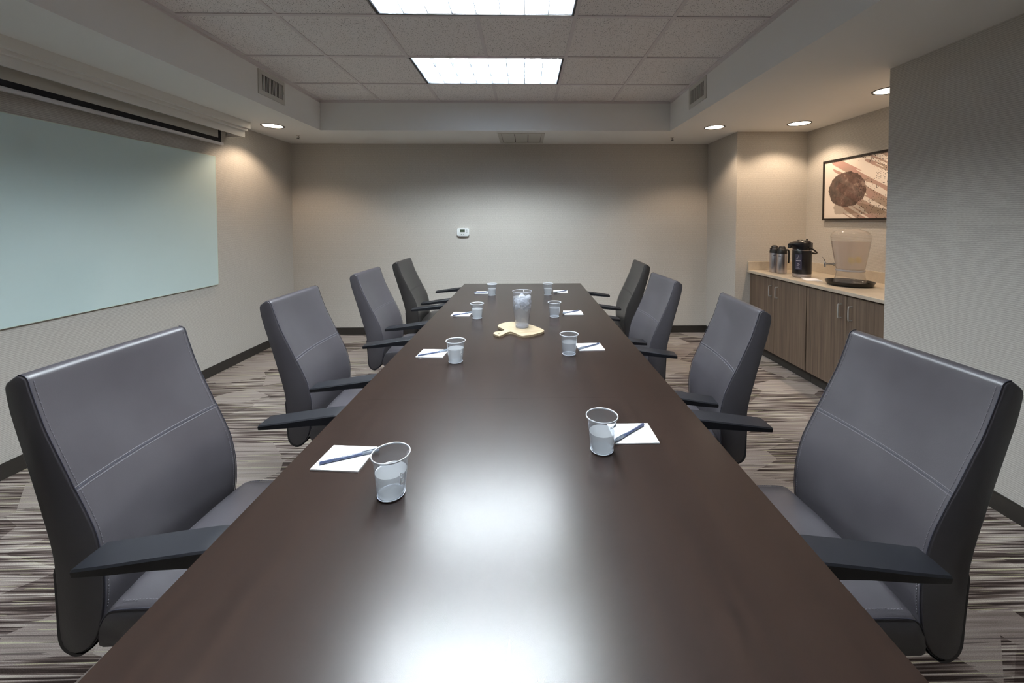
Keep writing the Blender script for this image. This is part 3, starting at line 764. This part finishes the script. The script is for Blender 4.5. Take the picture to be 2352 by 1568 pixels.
# pens
def make_pen():
    root = empty('pen')
    obj('barrel', tube([(-.070,0,0),(-.069,0,0),(.035,0,0)], [.0036,.0042,.0042], 8), M_PEN, root)
    obj('cap', tube([(.030,0,0),(.031,0,0),(.069,0,0),(.071,0,0)], [.0044,.0052,.0050,.0034], 8), M_PENCLIP, root)
    obj('clip', B(.028, .066, -.0014, .0014, .0050, .0066, bev=.0004, seg=1), M_PENCLIP, root)
    bm = bmesh.new()
    for i in range(9): box(bm, -.040+i*.006, -.037+i*.006, -.0010, .0010, .0041, .0044)
    obj('imprint', bm, M_LABELTX, root, smooth=False)
    return root
pen = make_pen(); index_kids()
pens = [((-.563,1.067),(-.424,1.128),'navy pen lying on the nearest notepad, glass board side'),
 ((.379,1.255),(.263,1.159),'navy pen lying on the nearest notepad, alcove side'),
 ((-.529,1.930),(-.400,2.005),'navy pen on the second notepad, glass board side'),
 ((.395,2.102),(.265,2.007),'navy pen on the second notepad, alcove side'),
 ((-.514,2.748),(-.384,2.846),'navy pen on the third notepad, glass board side'),
 ((.389,2.880),(.259,2.789),'navy pen on the third notepad, alcove side'),
 ((-.457,3.615),(-.346,3.654),'dark pen on the far end notepad, glass board side'),
 ((.381,3.703),(.257,3.620),'dark pen on the far end notepad, alcove side')]
for i, (a, b, lab) in enumerate(pens):
    o = pen if i == 0 else copy_tree(pen)
    o.location = ((a[0]+b[0])/2, (a[1]+b[1])/2, TH+.0037+.0052); o.rotation_euler = (0, 0, math.atan2(b[1]-a[1], b[0]-a[0])); o.scale = (1.08,1,1)
    tag(o, lab, 'pen', 'pens on the notepads')
# wooden board
bp = [(-.177,2.454),(-.161,2.506),(-.125,2.540),(-.079,2.553),(.013,2.490),(.072,2.418),(.106,2.355),(.100,2.318),(.042,2.262),(-.008,2.240),(-.033,2.247),(-.066,2.295),(-.093,2.322),(-.115,2.299),(-.138,2.256),(-.156,2.243),(-.185,2.280),(-.190,2.304),(-.172,2.328),(-.137,2.341),(-.128,2.362),(-.149,2.399)]
cx_, cy_ = -.035, 2.40
root = empty('serving_board', (cx_, cy_, TH+.0002)); tag(root, 'pale wooden paddle board with a short handle under the water pitcher', 'serving board')
obj('paddle', prism(catmull([(x-cx_, y-cy_) for x, y in bp], 4, True), 0, .012, bev=.002), M_BAMBOO, root)
obj('hole', lathe([(.0001,.0003),(.006,.0003),(.006,0)], 16, cx=0, cy=0), M_GAS, root, loc=(-.158-cx_, 2.283-cy_, .0122))
# pitcher
PX, PY, PZ = -.024, 2.422, TH+.0128
root = empty('water_pitcher', (PX, PY, PZ)); tag(root, 'tall clear glass water pitcher with ice on the wooden board', 'pitcher')
prof = [(.0395,.002),(.0405,.0),(.0415,.012),(.0430,.020),(.0470,.060),(.0530,.105),(.0572,.140),(.0580,.158),(.0565,.180),(.0545,.198),(.0545,.204),(.0565,.214),(.0590,.2215)]
bm = lathe(prof, 56)
for v in bm.verts:
    if v.co.z > .203:
        a = math.atan2(v.co.y, v.co.x)-1.35; k = math.exp(-(a/.28)**2)*(v.co.z-.203)/.018; r_ = math.hypot(v.co.x, v.co.y)
        v.co.x *= 1+.14*k; v.co.y *= 1+.14*k; v.co.z -= .004*k
obj('glass_body', bm, M_GLASS, root)
bm = lathe([(.0585,.2210),(.0600,.2222),(.0592,.2234),(.0578,.2226),(.0585,.2210)], 56)
obj('rim', bm, M_GLASSB, root)
obj('thick_base', lathe([(.0001,.0015),(.037,.0015),(.0395,.004),(.0408,.0165),(.0380,.0185),(.0001,.0180)], 40), M_GLASSB, root)
obj('water', lathe([(.0001,.0195),(.040,.0195),(.0458,.060),(.0518,.105),(.0560,.140),(.0567,.158),(.0553,.180),(.0545,.186),(.0001,.186)], 48), M_WATERC, root)
bm = bmesh.new(); rnd = random.Random(3)
for i in range(48):
    a, rr = rnd.uniform(0, 2*PI), .042*math.sqrt(rnd.random()); z = rnd.uniform(.112, .196)
    q = bmesh.ops.create_cube(bm, size=rnd.uniform(.014,.021)); mt = Matrix.Translation((rr*math.cos(a), rr*math.sin(a), z)) @ Matrix.Rotation(rnd.uniform(0,3), 4, Vector((rnd.random(), rnd.random(), rnd.random()+.1)).normalized())
    bmesh.ops.transform(bm, matrix=mt, verts=q['verts'])
bmesh.ops.bevel(bm, geom=bm.edges[:], offset=.002, segments=2, affect='EDGES')
o = obj('ice_cubes', bm, M_ICE); o.location = (PX, PY, PZ); tag(o, 'heap of ice floating in the glass water pitcher', 'ice', kind='stuff')
# ================================================================= COUNTER THINGS
ZC = .8762
def make_flask():
    root = empty('coffee_carafe')
    obj('steel_body', lathe([(.0001,.0),(.048,.0),(.0505,.002),(.0515,.008),(.0515,.196),(.0505,.199)], 48), M_STEEL, root)
    obj('collar', lathe([(.0505,.199),(.0520,.200),(.0520,.214),(.0495,.232),(.0430,.247),(.036,.254),(.0001,.254)], 40), M_BLACK, root)
    obj('lid', lathe([(.034,.254),(.036,.256),(.034,.266),(.024,.275),(.0001,.279)], 32), M_BLACK, root)
    obj('spout', B(-.058, -.030, -.011, .011, .243, .251, bev=.003), M_BLACK, root)
    obj('handle', tube(catmull([(.040,0,.236),(.056,0,.238),(.068,0,.226),(.070,0,.19),(.069,0,.13),(.067,0,.105)], 5), [.009]*25+[.008], 10), M_BLACK, root)
    bm = bmesh.new()
    for i in range(9):
        a = -2.45 + i*.055
        if i % 3 != 2: box(bm, .0514*math.cos(a)-.0012, .0514*math.cos(a)+.0012, .0514*math.sin(a)-.0012, .0514*math.sin(a)+.0012, .170+(i%2)*.004, .182)
    obj('engraving', bm, M_ENGR, root, smooth=False)
    return root
fl = make_flask(); index_kids()
f2 = copy_tree(fl)
fl.scale = f2.scale = (.868,.868,1); fl.location = (2.583, 4.0625, ZC); fl.rotation_euler = (0,0,.1); tag(fl, 'steel insulated carafe with black lid, rear one against the niche wall', 'carafe', 'steel carafes on the counter')
f2.location = (2.5875, 3.9495, ZC); f2.rotation_euler = (0,0,-.35); tag(f2, 'steel insulated carafe with black handle showing, beside the airpot', 'carafe', 'steel carafes on the counter')
# airpot
AX, AY = 2.612, 3.696
root = empty('airpot', (AX, AY, ZC), -.12); root.scale = (.81,.81,1); tag(root, 'tall black pump airpot with steel base on the counter', 'airpot')
obj('body', lathe([(.096,.034),(.0968,.036),(.0968,.250),(.0955,.253)], 56), M_POT, root)
obj('steel_base', lathe([(.0001,0),(.088,0),(.0925,.004),(.0945,.012),(.0945,.034),(.0001,.034)], 56), M_STEEL, root)
obj('steel_band', lathe([(.0950,.253),(.0958,.2535),(.0958,.2595),(.0945,.260)], 56), M_STEEL, root)
rs = []
for z, r_, ext in ((.260,.094,.0),(.268,.097,.004),(.290,.099,.035),(.312,.098,.060),(.325,.094,.062),(.338,.083,.045),(.346,.066,.015),(.349,.045,0)):
    ring = []
    for i in range(48):
        a = 2*PI*i/48; x = -r_*math.cos(a); y = r_*math.sin(a)
        k = max(0, math.cos(a))**3; ring.append(Vector((x - ext*k, y*(1-.45*k if ext > 0 else 1), z - (.0 if z < .3 else .012*k))))
    rs.append(ring)
bm = bmesh.new(); rings(bm, rs); obj('pump_head', bm, M_POT, root)
obj('spout', tube(catmull([(-.122,0,.304),(-.134,0,.296),(-.138,0,.282),(-.138,0,.274)], 4), .019, 14), M_BLACK, root)
obj('pump_button', lathe([(.0001,.352),(.028,.351),(.034,.346)], 24, cx=-.02), M_GAS, root)
obj('release_knob', B(.046, .058, -.008, .008, .344, .362, bev=.002), M_BLACK, root)
obj('bail_handle', tube(catmull([(.02,-.101,.285),(.07,-.104,.262),(.120,-.075,.235),(.140,0,.224),(.120,.075,.235),(.07,.104,.262),(.02,.101,.285)], 5), .0075, 10), M_BLACK, root)
obj('hinge', B(.092, .108, -.02, .02, .262, .325, bev=.003), M_BLACK, root)
def arc_patch(r_, a0, a1, z0, z1, k=10):
    bm = bmesh.new(); A = [bm.verts.new((r_*math.cos(a0+(a1-a0)*i/k), r_*math.sin(a0+(a1-a0)*i/k), z0)) for i in range(k+1)]
    Bv = [bm.verts.new((r_*math.cos(a0+(a1-a0)*i/k), r_*math.sin(a0+(a1-a0)*i/k), z1)) for i in range(k+1)]
    for i in range(k): bm.faces.new((A[i], A[i+1], Bv[i+1], Bv[i]))
    return bm
lab_o = obj('label', arc_patch(.0972, -2.80, -2.05, .075, .220), M_LABEL, root)
bm = bmesh.new()
for z, a0, a1, hh in ((.203,-2.45,-2.37,.008),(.188,-2.56,-2.30,.003),(.176,-2.62,-2.44,.004),(.158,-2.66,-2.16,.009),(.132,-2.55,-2.30,.005),(.122,-2.48,-2.24,.004),(.112,-2.58,-2.36,.003),(.097,-2.64,-2.32,.004),(.086,-2.68,-2.2,.0015)):
    n_ = max(1, int((a1-a0)/.05))
    for i in range(n_):
        s0 = a0+(a1-a0)*i/n_; s1 = s0+(a1-a0)/n_*.72
        pr = [(.0974*math.cos(s0), .0974*math.sin(s0)), (.0974*math.cos(s1), .0974*math.sin(s1))]
        v = [bm.verts.new((p[0], p[1], z-hh/2)) for p in pr] + [bm.verts.new((p[0], p[1], z+hh/2)) for p in reversed(pr)]
        bm.faces.new(v)
obj('lettering', bm, M_LABELTX, lab_o, smooth=False)
# tray and dispenser
TXc, TYc = 2.672, 3.212
o = obj('serving_tray', lathe([(.0001,.003),(.143,.003),(.147,.004),(.162,.034),(.166,.036),(.166,.033),(.150,.001),(.145,0),(.0001,0)], 64), M_TRAY); o.location = (TXc, TYc, ZC); tag(o, 'round black tray under the water dispenser', 'tray')
DX, DY, DZ = 2.678, 3.216, ZC+.0032
root = empty('water_dispenser', (DX, DY, DZ)); root.scale = (.742,.742,1); tag(root, 'large clear water dispenser with lemon slices standing on the black tray', 'drink dispenser')
obj('stand', lathe([(.152,0),(.155,.001),(.153,.010),(.143,.040),(.134,.070),(.1285,.100),(.127,.116),(.130,.122)], 56), M_ACR, root)
obj('jar', lathe([(.0001,.122),(.120,.122),(.128,.126),(.131,.134),(.137,.160),(.150,.225),(.164,.290),(.175,.345),(.179,.375),(.1805,.388)], 64), M_ACR, root)
obj('joint_ring', lathe([(.127,.114),(.1325,.117),(.1335,.124),(.130,.129),(.126,.124),(.127,.114)], 56), M_GLASSB, root)
obj('water', lathe([(.0001,.130),(.118,.130),(.1275,.136),(.1475,.225),(.1615,.290),(.1725,.345),(.1745,.362),(.0001,.362)], 56), M_WATERD, root)
obj('lid', lathe([(.1805,.386),(.1835,.390),(.1825,.400),(.176,.415),(.160,.432),(.130,.446),(.085,.455),(.080,.459),(.078,.462),(.0001,.464)], 64), M_ACR, root)
sp = empty('spigot'); sp.parent = root; sp.location = (-.119, .072, .165); sp.rotation_euler = (0, 0, -.53)
sp2 = obj('spigot_body', tube([(0,0,0),(-.012,0,0),(-.014,0,0),(-.080,0,0)], [.014,.014,.0075,.0075], 12), M_CHROME, root)
sp2.location = sp.location; sp2.rotation_euler = sp.rotation_euler
bpy.data.objects.remove(sp)
obj('spigot_valve', lathe([(.0001,-.026),(.008,-.026),(.010,-.010),(.012,0),(.010,.012),(.006,.018),(.0001,.019)], 16, cx=-.086), M_CHROME, sp2)
obj('lever', tube(catmull([(-.086,0,.016),(-.092,0,.030),(-.104,0,.048),(-.118,0,.056)], 4), [.004]*12+[.005], 8), M_CHROME, sp2)
for i, (dx, dy, z, tl) in enumerate(((-.028,-.045,.205,1.25), (.034,-.042,.208,1.35))):
    o = obj('lemon_slice', lathe([(.0001,.003),(.024,.003),(.027,.0015),(.027,-.0015),(.024,-.003),(.0001,-.003)], 28), M_LEMON)
    o.location = (DX+dx, DY+dy, DZ+z); o.rotation_euler = (tl, 0, .2*i); tag(o, ['pale lemon slice in the dispenser, the one nearer the spigot', 'pale lemon slice in the dispenser, farther from the spigot'][i], 'lemon slice', 'lemon slices in the dispenser')
# napkin
root = empty('paper_napkin', (2.575, 3.515, ZC), -.35); tag(root, 'folded white paper napkin on the counter by the airpot', 'napkin')
obj('folded_sheet', B(-.062, .062, -.085, .085, 0, .003, bev=.001, seg=1), M_PAPER, root, smooth=False)
obj('top_fold', B(-.058, .050, -.080, .085, .0035, .006, bev=.001, seg=1), M_PAPER, root, smooth=False)
